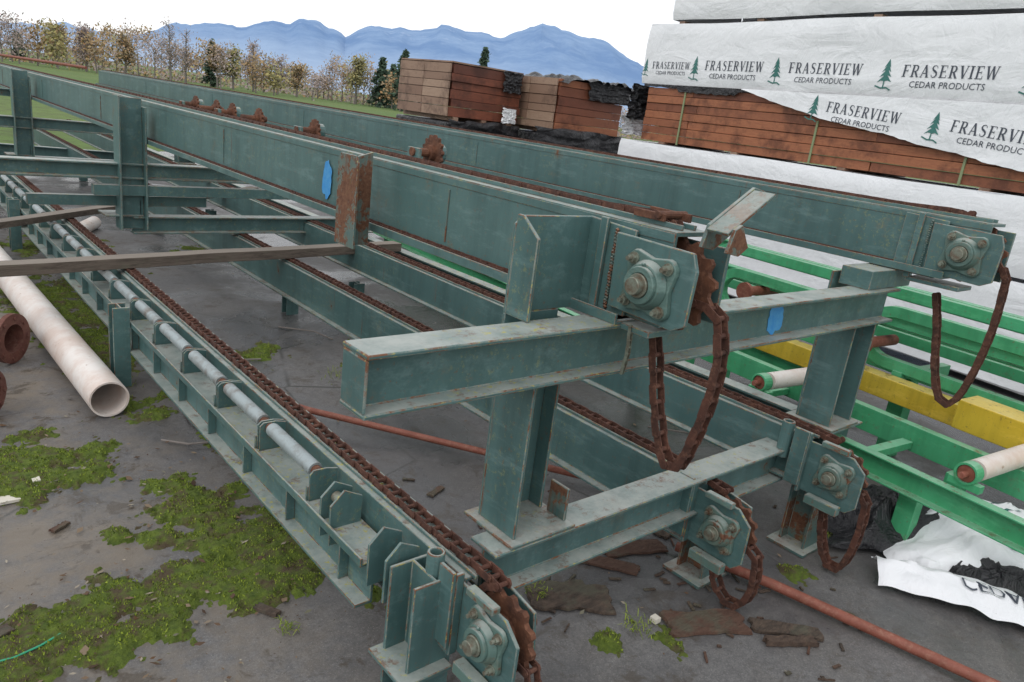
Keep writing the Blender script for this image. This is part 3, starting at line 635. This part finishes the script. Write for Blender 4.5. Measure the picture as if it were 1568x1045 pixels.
# ------------------------------------------------------------------ text
def stroke(bd,T,pts,ws):
    P=[Vector((a,c)) for a,c in pts];vs=[]
    for i,p in enumerate(P):
        t=(P[min(i+1,len(P)-1)]-P[max(0,i-1)]).normalized();nn=Vector((-t.y,t.x));w_=ws[i] if isinstance(ws,list) else ws
        vs+=[T(p+nn*w_/2),T(p-nn*w_/2)]
    bd.add(vs,[(2*i,2*i+1,2*i+3,2*i+2) for i in range(len(P)-1)])
def glyph(bd,T,ch):
    K,k=.17,.06
    R=lambda x0,y0,x1,y1:bd.add([T(Vector(p)) for p in((x0,y0),(x1,y0),(x1,y1),(x0,y1))],[(0,1,2,3)])
    if ch in"FERI":
        R(.12,0,.12+K,1);R(.02,0,.39,.055);R(.02,.945,.39,1)
    if ch in"FE": R(.39,.94,.68,1);R(.63,.78,.68,.94);R(.29,.48,.55,.54);R(.51,.40,.55,.62)
    if ch=="E": R(.39,0,.70,.06);R(.65,.06,.70,.24)
    if ch=="R":
        stroke(bd,T,[(.29,.97),(.48,.96),(.60,.86),(.62,.74),(.58,.58),(.45,.49),(.29,.48)],[.06,.08,.15,.17,.14,.08,.06]);stroke(bd,T,[(.42,.48),(.72,.02)],.16);R(.62,0,.84,.05)
    if ch=="A": stroke(bd,T,[(.12,0),(.42,1)],.07);stroke(bd,T,[(.42,1),(.72,0)],.18);R(.2,.3,.6,.36);R(.0,0,.25,.05);R(.56,0,.88,.05)
    if ch=="V": stroke(bd,T,[(.14,1),(.43,0)],.18);stroke(bd,T,[(.43,0),(.70,1)],.07);R(0,.95,.3,1);R(.58,.95,.83,1)
    if ch=="W":
        stroke(bd,T,[(.14,1),(.38,0)],.17);stroke(bd,T,[(.38,0),(.60,1)],.07);stroke(bd,T,[(.60,1),(.84,0)],.17);stroke(bd,T,[(.84,0),(1.06,1)],.07);R(0,.95,.3,1);R(.94,.95,1.18,1)
    if ch=="S": stroke(bd,T,[(.60,.76),(.55,.92),(.38,.98),(.2,.92),(.14,.76),(.22,.62),(.40,.52),(.56,.40),(.60,.24),(.50,.07),(.34,.02),(.18,.07),(.11,.24)],[.05,.05,.06,.1,.13,.15,.17,.15,.13,.1,.06,.05,.05])
WD=dict(F=.74,R=.84,A=.86,S=.72,E=.78,V=.80,I=.44,W=1.16)
def tree_logo(bd,T):
    for i,(y0,w_) in enumerate(((.12,.30),(.30,.25),(.48,.19),(.64,.13))):
        h=.30
        bd.add([T(Vector(p)) for p in((-w_,y0-.03),(-w_*.45,y0+.05),(0,y0+.02),(w_*.4,y0+.06),(w_,y0),(0.02,y0+h))],[(0,1,5),(1,2,5),(2,3,5),(3,4,5)])
    bd.add([T(Vector(p)) for p in((-.03,-.1),(.03,-.1),(.02,.15),(-.02,.15))],[(0,1,2,3)])
    stroke(bd,T,[(-.35,-.02),(-.1,-.10),(.15,-.08),(.32,-.16)],.05)
def word_faces(txt):
    cu=bpy.data.curves.new("t",'FONT');cu.body=txt;cu.size=1;cu.align_x='CENTER';cu.resolution_u=2
    ob=bpy.data.objects.new("t",cu);C.objects.link(ob);bpy.context.view_layer.update()
    me=bpy.data.meshes.new_from_object(ob);vs=[(v.co.x,v.co.y) for v in me.vertices];fs=[tuple(p.vertices) for p in me.polygons]
    bpy.data.objects.remove(ob);return vs,fs
CEDV,CEDF=word_faces("CEDAR PRODUCTS")
def label(bi,bg_,F,u0,v0,sc_=1.0,rot=0):
    cr,sr=math.cos(rot),math.sin(rot)
    h=.108*sc_
    def T0(p): return F(u0+(p.x*cr-p.y*sr),v0+(p.x*sr+p.y*cr))
    x=0
    for ch in"FRASERVIEW":
        glyph(bi,lambda p,x=x:T0(Vector((x+p.x*h*.90,p.y*h))),ch);x+=WD[ch]*h*.96+.006*sc_
    W_=x;s2=.080*sc_
    bi.add([T0(Vector((W_/2+a*s2,c*s2-.092*sc_))) for a,c in CEDV],CEDF)
    tree_logo(bg_,lambda p:T0(Vector((-.16*sc_+p.x*.25*sc_,-.085*sc_+p.y*.26*sc_))))
    return W_
# ------------------------------------------------------------------ big lumber stack
E=empty("wrapped_lumber_stack")
SL,SR,DP=7.55,-3.0,1.25
n0=7.0
def wav(s,z,k): return .016*noise.noise((s*1.4,z*3.2,k))+.007*noise.noise((s*5,z*7,k+3))
def wrapped(z0,z1,sl,k,mat=WRAP,sr=SR,nn=n0,dp=DP):
    b=B();ns=110;nz_=9
    def P(i,j):
        s=sl+(sr-sl)*i/ns;z=z0+(z1-z0)*j/nz_;sag=.010*math.sin(s*2.2+k)*(j in(0,nz_))
        return sn(s,nn-.012+wav(s,z,k)+(.02 if j in(0,nz_) else 0),z+sag*.7)
    vs=[P(i,j) for i in range(ns+1) for j in range(nz_+1)];f=[(i*(nz_+1)+j,(i+1)*(nz_+1)+j,(i+1)*(nz_+1)+j+1,i*(nz_+1)+j+1) for i in range(ns) for j in range(nz_)]
    b.add(vs,f)
    vs=[];m_=8
    for i in range(m_+1):
        for j in range(nz_+1):
            z=z0+(z1-z0)*j/nz_;n=nn-.012+dp*i/m_
            vs.append(P(0,j) if i==0 else sn(sl+.02*noise.noise((n*3,z*4,k)),n,z))
    b.add(vs,[(i*(nz_+1)+j,i*(nz_+1)+j+1,(i+1)*(nz_+1)+j+1,(i+1)*(nz_+1)+j) for i in range(m_) for j in range(nz_)])
    b.add([sn(sl,nn+.008,z1),sn(sr,nn+.008,z1),sn(sr,nn+dp,z1),sn(sl,nn+dp,z1)],[(0,1,2,3)])
    b.add([sn(sl,nn+dp,z0),sn(sr,nn+dp,z0),sn(sr,nn+dp,z1),sn(sl,nn+dp,z1)],[(3,2,1,0)])
    return b.obj("wrapped_bundle",mat,E,smooth=True,recalc=False)
wrapped(-.02,.17,7.7,7,WRAP)
wrapped(.20,.875,7.85,1);wrapped(.905,1.565,7.95,2)
wrapped(2.285,3.005,7.72,3);wrapped(3.045,3.75,7.35,4);wrapped(3.79,4.4,7.2,5)
def boards(bd,s0,s1,na,nb,z0,z1,course=.092,bw=.14,frame_=sn):
    z=z0
    while z+course*.9<=z1+.001:
        s=s0
        while s<s1-.01:
            L=min(random.choice([2.4,3.6,4.9]) ,s1-s);j=random.uniform(-.010,.010)
            n=na;cnt=0
            while n<nb-.02:
                c=frame_(s+L/2+random.uniform(-.01,.01),n+bw/2+(j if cnt==0 else 0),z+course*.47)
                bd.obox(c,frame_(1,0,0)-frame_(0,0,0),frame_(0,1,0)-frame_(0,0,0),(0,0,1),(L/2-.003,bw*.485,course*.47))
                n+=bw;cnt+=1
            s+=L
        z+=course
b=B();boards(b,SR,7.60,n0+.03,n0+1.2,1.595,2.26,.094,.145);b.obj("cedar_boards",CEDAR,E,bevel=.003)
b=B()
for s in(7.2,6.0,4.6,3.2,1.8,.4,-1):
    for z0 in(.178,.878,1.567,2.262,3.008,3.753): b.obox(sn(s,n0+.6,z0+.014),S,Nn,(0,0,1),(.045,.575,.0135))
b.obj("dunnage",CEDARL,E)
def drape_low(s):
    P=[(5.98,2.275),(5.5,2.16),(4.9,2.04),(4.24,1.955),(3.6,1.86),(2.92,1.765),(2.2,1.70),(1.2,1.64),(-3,1.60)]
    for (a,za),(c,zc) in zip(P,P[1:]):
        if a>=s>=c: return za+(zc-za)*(a-s)/(a-c)
    return 2.28
b=B();ns=150;nz_=8
def DP_(s,t):
    zl=drape_low(s)+.018*noise.noise((s*3,1,1))+.010*noise.noise((s*11,1,3));z=2.287-(2.287-zl)*t
    return sn(s,n0-.030-.012*t+.022*noise.noise((s*1.6+z*4,z*3,8))*t,z)
vs=[DP_(6.02+(SR-6.02)*i/ns,j/nz_) for i in range(ns+1) for j in range(nz_+1)]
b.add(vs,[(i*(nz_+1)+j,(i+1)*(nz_+1)+j,(i+1)*(nz_+1)+j+1,i*(nz_+1)+j+1) for i in range(ns) for j in range(nz_)]);b.obj("torn_wrap",WRAP,E,smooth=True,recalc=False)
b=B();vs=[sn(7.66+(5.9-7.66)*i/30,n0-.004-.008*noise.noise((i*.5,0,1)),2.288-(.03+.035*abs(noise.noise((i*.4,3,2)))+(.04 if 10<i<27 else 0))*j) for i in range(31) for j in(0,1)]
b.add(vs,[(2*i,2*i+2,2*i+3,2*i+1) for i in range(30)]);b.obj("black_wrap_hem",BWRAP,E,recalc=False)
bi=B();bg_=B()
Fm=lambda k:(lambda u,v:sn(-u,n0-.012+wav(-u,v,k)-.0045,v))
for s in(7.72,6.65,5.46,4.19,2.9,1.7,.45,-.8):
    if s<7.5: label(bi,bg_,Fm(3),-s,2.475,.98)
    else: label(bi,bg_,Fm(3),-s+.17,2.475,.75)
def FD(u,v):
    s=-u;zl=drape_low(s)+.018*noise.noise((s*3,1,1))+.010*noise.noise((s*11,1,3));t=max(0,min(1,(2.287-v)/(2.287-zl)))
    z=v;return sn(s,n0-.030-.012*t+.022*noise.noise((s*1.6+z*4,z*3,8))*t-.0045,z)
for s,z in((4.88,2.115),(3.6,2.03),(2.4,1.97),(1.15,1.95),(-.1,1.93)): label(bi,bg_,FD,-s,z,.92,rot=-.075)
bi.obj("printed_lettering",INK,E,recalc=False);bg_.obj("printed_tree_logo",INKG,E,recalc=False)
b=B()
for s,z0,z1 in((6.92,1.58,2.24),(4.98,1.58,2.02),(3.42,1.58,1.83)): b.obox(sn(s,n0+.018,(z0+z1)/2),S,Nn,(0,0,1),(.011,.006,(z1-z0)/2))
b.obj("straps",STRAP,E)
def crumple(name,mat,par,c,u,v,hu,hv,amp,seed,nu=34,nv=24,fr=3.,bump=None,sm_=False):
    b=B();c=Vector(c);u=Vector(u).normalized();v=Vector(v).normalized();w_=u.cross(v);vs=[]
    for i in range(nu+1):
        for j in range(nv+1):
            a=(i/nu-.5)*2;d=(j/nv-.5)*2
            k=noise.turbulence((a*fr,d*fr,seed),5,True);q=1+.18*noise.noise((a*2,d*2,seed+5))
            hgt=amp*k+(bump(a,d) if bump else 0)
            vs.append(c+u*a*hu*q+v*d*hv*q+w_*hgt)
    b.add(vs,[(i*(nv+1)+j,(i+1)*(nv+1)+j,(i+1)*(nv+1)+j+1,i*(nv+1)+j+1) for i in range(nu) for j in range(nv)])
    o=b.obj(name,mat,par,recalc=False)
    if sm_: o.data.polygons.foreach_set("use_smooth",[True]*len(o.data.polygons))
    return o
crumple("loose_black_wrap",BWRAP,E,sn(7.76,7.25,2.05),(0,0,1),Nn,.22,.35,.10,3)
crumple("loose_white_wrap",WRAP,E,sn(7.86,7.2,1.75),(0,0,1),Nn,.12,.25,.12,5,sm_=True)
# ------------------------------------------------------------------ centre stacks
def fr(o,ang):
    u=Vector((math.cos(ang),math.sin(ang),0));v=Vector((-math.sin(ang),math.cos(ang),0));o=Vector(o)
    return lambda s,n,z:o+u*s+v*n+Vector((0,0,z))
for idx,o in enumerate([(6.12,8.6,0),(7.48,7.95,0)]):
    E2=empty("cedar_lumber_stack");f=fr(o,.02 if idx==0 else -.06);U=f(1,0,0)-f(0,0,0);V=f(0,1,0)-f(0,0,0)
    b=B();z=1.56;bl=B();rows=[.13,.10,.13,.10,.10,.125] if idx==0 else [.10,.13,.10,.13,.13,.10]
    for ch in rows:
        for k in range(9):
            x0=random.uniform(-.02,.02)
            b.obox(f(.625+x0,.07+k*.135+(random.uniform(-.012,.012) if k==0 else 0),z+ch*.48),U,V,(0,0,1),(.625,.064,ch*.475))
        x0=random.uniform(-.012,.0);bl.obox(f(-.035+x0,.30,z+ch*.48),U,V,(0,0,1),(.010,.30,ch*.465));bl.obox(f(-.035+x0,.91,z+ch*.48),U,V,(0,0,1),(.010,.30,ch*.465))
        z+=ch
    b.obj("boards",CEDARD if idx==0 else CEDAR,E2,bevel=.003)
    for s in(.12,.62,1.1): bl.obox(f(s,.62,1.53),U,V,(0,0,1),(.04,.62,.028))
    bl.obj("pale_end_boards",CEDARL,E2)
    b=B();b.obox(f(.62,.62,1.18),U,V,(0,0,1),(.66,.64,.31));b.obox(f(.62,.62,.4),U,V,(0,0,1),(.66,.64,.45))
    b.obj("wrapped_lower_bundle",BWRAP,E2,bevel=.03)
    if idx==1:
        crumple("black_top_wrap",BWRAP,E2,f(.72,.55,2.25),U,V,.66,.66,.09,9,bump=lambda a,d:-.16*max(0,a*a-.6),sm_=True)
        crumple("black_side_wrap",BWRAP,E2,f(.95,-.03,2.15),U,(0,0,1),.42,.13,.05,11,sm_=True)
        crumple("black_low_wrap",BWRAP,E2,f(.45,-.05,1.30),U,(0,0,1),.85,.28,.10,15,fr=2,sm_=True)
    else:
        crumple("wrap_scrap",WRAP,E2,f(1.02,-.05,1.66),U,(0,0,1),.13,.10,.04,4,sm_=True)
        crumple("black_low_wrap",BWRAP,E2,f(.6,-.05,1.28),U,(0,0,1),.65,.25,.08,19,fr=2,sm_=True)
        b=B();b.obox(f(.62,.62,2.26),U,V,(0,0,1),(.64,.62,.010));b.obj("top_boards",CEDARL,E2)
        crumple("black_corner_wrap",BWRAP,E2,f(1.05,-.02,2.12),U,(0,0,1),.17,.14,.05,31,sm_=True)
# wrap heap bottom right
E=empty("crumpled_lumber_wrap")
def heap(name,mat,c,u,v,hu,hv,amp,seed,dome,nu,nv,fr_):
    c=Vector(c);u=Vector(u).normalized();v=Vector(v).normalized();b=B();vs=[]
    for i in range(nu+1):
        for j in range(nv+1):
            a=(i/nu-.5)*2;d=(j/nv-.5)*2
            k=noise.ridged_multi_fractal((a*fr_,d*fr_*.8,seed),.9,2.1,4,1,2)*.5;q=1+.22*noise.noise((a*2,d*2,seed+5))
            e=max(0,1-max(abs(a),abs(d))**3)
            vs.append(c+u*a*hu*q+v*d*hv*q+Vector((0,0,.012+(amp*k+dome*(1-a*a)*(1-d*d))*(.15+.85*e)))+u*.04*noise.noise((a*5,d*5,seed)))
    b.add(vs,[(i*(nv+1)+j,(i+1)*(nv+1)+j,(i+1)*(nv+1)+j+1,i*(nv+1)+j+1) for i in range(nu) for j in range(nv)])
    b.obj(name,mat,E,recalc=False,smooth=True)
    return vs
hv_=heap("white_film",WRAP,(4.10,.68,G),(.75,-.66,0),(.66,.75,0),.70,.36,.13,2,.16,110,70,1.7)
def hp(a,d):
    i=max(0,min(109,a*110));j=max(0,min(69,d*70));i0,j0=int(i),int(j);fi,fj=i-i0,j-j0
    g=lambda p,q_:Vector(hv_[p*71+q_]);return g(i0,j0).lerp(g(i0+1,j0),fi).lerp(g(i0,j0+1).lerp(g(i0+1,j0+1),fi),fj)+Vector((-.003,-.003,.008))
b=B();tree_logo(b,lambda p:hp(.42+p.x*.22,.30+p.y*.42));b.obj("printed_tree_logo",INKG,E,recalc=False)
heap("black_film",BWRAP,(3.82,1.12,G),(.8,-.6,0),(.6,.8,0),.42,.24,.16,6,.12,70,46,1.9)
heap("black_film_inner",BWRAP,(3.70,.66,G),(.7,-.7,0),(.7,.7,0),.34,.12,.09,8,.05,60,30,2.0)
def hem(i,j):
    t=i/60;c0=Vector((3.20+t*.46,.95-t*.95,G+.015+.03*math.sin(t*5)))
    f_=j/10
    return c0+Vector((.15*f_+.02*noise.noise((i*.15,j*.4,1)),.11*f_,.07*math.sin(f_*2.6)+.025*noise.noise((i*.18,j*.4,3))))
b=B();b.add([hem(i,j) for i in range(61) for j in range(11)],[(i*11+j,(i+1)*11+j,(i+1)*11+j+1,i*11+j+1) for i in range(60) for j in range(10)]);b.obj("wrap_hem",WRAP,E,smooth=True,recalc=False)
hv,hf=word_faces("CEDAR PR");b=B()
b.add([hem(60*(.50+a*.085),5.2+c*-5.0+1.6)+Vector((-.004,-.004,.008)) for a,c in hv],hf);b.obj("printed_hem_lettering",INK,E,recalc=False)
# ------------------------------------------------------------------ background
prof=[(-40,1.2),(-20,1.6),(-5,1.3),(7,1.5),(11,1.85),(13.5,1.6),(15,2.0),(17,3.0),(19,3.15),(22,3.6),(24.7,4.4),(27.8,3.9),(30.4,4.75),(32.7,4.75),(34.9,5.35),(38.3,5.0),(41.6,6.3),(45.7,5.7),(49,4.4),(53,3.2),(60,3.8),(70,2.6),(90,3.2),(120,2)]
def pe(a):
    for (x0,y0),(x1,y1) in zip(prof,prof[1:]):
        if x0<=a<=x1:
            t=(a-x0)/(x1-x0);t=.5*t+.5*t*t*(3-2*t);return y0+(y1-y0)*t
    return 1
b=B();na,nr=560,26;vs=[]
for i in range(na+1):
    a=-40+160*i/na;e=pe(a)+.30*noise.fractal((a*.6,2,1),.8,2,6)
    for j in range(nr+1):
        t=j/nr;D=5200+3800*t;hmax=math.tan(math.radians(e))*9000
        rid=noise.ridged_multi_fractal((a*.30+t*.6,t*2.4,4),1,2,5,1,2)*.16*math.sin(t*math.pi)
        h=hmax*(t**.85*(.78+.22*t)+rid*.7*t) if j<nr else hmax
        if j<nr: h=min(h,hmax*D/9000*.985)
        vs.append((D*math.sin(math.radians(a)),D*math.cos(math.radians(a)),h))
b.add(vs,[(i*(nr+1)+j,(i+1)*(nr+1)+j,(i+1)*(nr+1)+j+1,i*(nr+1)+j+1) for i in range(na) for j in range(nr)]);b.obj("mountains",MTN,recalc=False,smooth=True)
def polar(a,d): return Vector((d*math.sin(math.radians(a)),d*math.cos(math.radians(a)),0))
def limbs(bt,p,h,w_,n=9,r=.18):
    tips=[];top=p+Vector((random.uniform(-.3,.3),random.uniform(-.3,.3),h*.95));bt.cyl(p,p.lerp(top,.5),r,6,r1=r*.6,caps=False);bt.cyl(p.lerp(top,.5),top,r*.6,5,r1=r*.12,caps=False)
    for k in range(n):
        t=random.uniform(.2,.9);s=p.lerp(top,t);a=random.uniform(0,6.28);rr=w_*random.uniform(.45,1)*(1-.55*t)
        e=s+Vector((math.cos(a)*rr,math.sin(a)*rr,rr*random.uniform(.5,1.2)));e.z=min(e.z,p.z+h)
        bt.cyl(s,e,r*.35,4,r1=r*.08,caps=False);tips.append((s,e))
        for _ in range(3):
            s2=s.lerp(e,random.uniform(.35,.9));e2=s2+Vector((random.gauss(0,1),random.gauss(0,1),random.uniform(.3,1.5)))*rr*.3;bt.cyl(s2,e2,r*.15,3,r1=r*.05,caps=False);tips.append((s2,e2))
    return tips
def leafq(bl,c,s,rnd):
    u=Vector((random.gauss(0,1),random.gauss(0,1),random.gauss(0,1))).normalized();v=u.orthogonal().normalized()
    bl.add([c-u*s,c-v*s*.7,c+u*s,c+v*s*.7],[(0,1,2,3)],rnd)
trunk=B();La=B();Ly=B();Lt=B()
a=-6
while a<62:
    d=random.uniform(115,185);e=1.6+.6*noise.noise((a*.25,1,1))
    if a<17: e+=.1
    if 23<a<26.5: e=1.05
    if 27<a<30.5: e=2.0+random.uniform(-.3,.4)
    if a>33: e=1.6+random.uniform(-.3,.3)
    h=math.tan(math.radians(e*random.uniform(.7,1.3)))*d+1.7;p=polar(a,d)+Vector((0,0,G));w_=h*random.uniform(.25,.48)
    kind=random.random();bl,n,s=(La,340,.24) if kind<.38 else((Ly,380,.24) if kind<.55 else (Lt,330,.16))
    tips=limbs(trunk,p,h,w_,10,.10)
    cl=[(t[0].lerp(t[1],random.uniform(.4,1.1)),random.uniform(0,1)) for t in tips]
    for _ in range(n):
        c,rn=random.choice(cl);q=c+Vector((random.gauss(0,.65),random.gauss(0,.65),random.gauss(0,.6)))
        leafq(bl,q,s*random.uniform(.5,1.3),min(1,max(0,rn*.7+random.uniform(0,.3))))
    a+=random.uniform(.26,.55)
for _ in range(12000):
    a=random.uniform(-8,62);d=random.uniform(140,170);q=polar(a,d);hmx=2.8+1.8*noise.noise((a*.8,4,4));q.z=G+abs(random.gauss(0,.5))*hmx
    leafq(random.choice((La,Lt,Lt,Ly)),q,random.uniform(.18,.38),random.random())
E=empty("tree_line");trunk.obj("trunks",BARK,E,recalc=False);La.obj("autumn_crowns",AUT,E,recalc=False);Ly.obj("yellowing_crowns",YGR,E,recalc=False);Lt.obj("twiggy_crowns",TWIG,E,recalc=False)
def bare(a,d,e,w_,mat,n=700,s=.16,nl=26):
    h=math.tan(math.radians(e))*d+1.7;p=polar(a,d)+Vector((0,0,G));E=empty("bare_tree");t_=B();l=B();tips=limbs(t_,p,h,w_*h,nl,.18)
    for _ in range(n):
        s0,e0=random.choice(tips);q=s0.lerp(e0,random.uniform(.3,1.1))+Vector((random.gauss(0,.35),random.gauss(0,.35),random.gauss(0,.35)));leafq(l,q,s*random.uniform(.5,1.2),random.random())
    t_.obj("trunk_and_limbs",BARK,E,recalc=False);l.obj("twigs",mat,E,recalc=False)
bare(16.5,118,3.3,.26,TWIG,600,.12,36);bare(17.4,125,2.9,.24,TWIG,500,.12,30);bare(21.7,130,2.5,.32,TWIG,1300,.17,32);bare(13.8,130,2.1,.3,AUT,900,.22);bare(19.4,125,2.0,.3,AUT,1100,.22);bare(20.4,125,1.9,.3,YGR,1000,.22);bare(28.6,130,2.5,.26,YGR,1400,.22);bare(10,130,1.7,.4,AUT,1200,.22);bare(11.6,125,1.9,.35,TWIG,1200,.18);bare(24.6,130,1.5,.35,AUT,900,.2);bare(23.3,130,1.8,.35,TWIG,1000,.18)
def conifer(a,d,e,wf,n=2400):
    h=math.tan(math.radians(e))*d+1.7;p=polar(a,d)+Vector((0,0,G));E=empty("pine_tree");t_=B();l=B();t_.cyl(p,p+Vector((0,0,h)),.22,6,r1=.03,caps=False)
    for k in range(int(n/22)):
        t=random.random()**.8;z=h*(.06+.94*t);rr=h*wf*(1-t)**.85*random.uniform(.7,1.2)+.15;an=random.uniform(0,6.28);rn=random.random()
        s0=p+Vector((0,0,z));e0=s0+Vector((math.cos(an)*rr,math.sin(an)*rr,-rr*.25));t_.cyl(s0,e0,.05,3,r1=.02,caps=False)
        for _ in range(22):
            q=s0.lerp(e0,random.random()**.7)+Vector((random.gauss(0,.15),random.gauss(0,.15),random.gauss(0,.18)));leafq(l,q,random.uniform(.16,.36),min(1,max(0,rn*.6+random.uniform(0,.4))))
    t_.obj("trunk",BARK,E,recalc=False);l.obj("needles",PINE,E,recalc=False)
conifer(30.4,130,2.6,.30);conifer(31.9,118,3.3,.26);conifer(31.2,138,2.2,.32);conifer(37.6,118,4.2,.17);conifer(33.3,130,1.7,.22);conifer(8.0,150,.9,.2);conifer(19.0,128,2.0,.2,1500)
b=B();b.ext(iprof(.12,.2),(-2,14.2,.35),(3.2,13.2,.35));b.ext(iprof(.12,.16),(-2,12.2,.2),(1.3,12.0,.2));b.obj("stored_steel_beam",TEAL)
b=B();b.tube([(1.5,24,1.55),(3.6,17.6,1.52)],.03,8);b.obj("red_rail",REDROD)
b=B();b.cyl((1.3,8.1,G+.06),(1.9,9.2,G+.06),.07,16);b.obj("white_pipe",WPIPE,smooth=True)
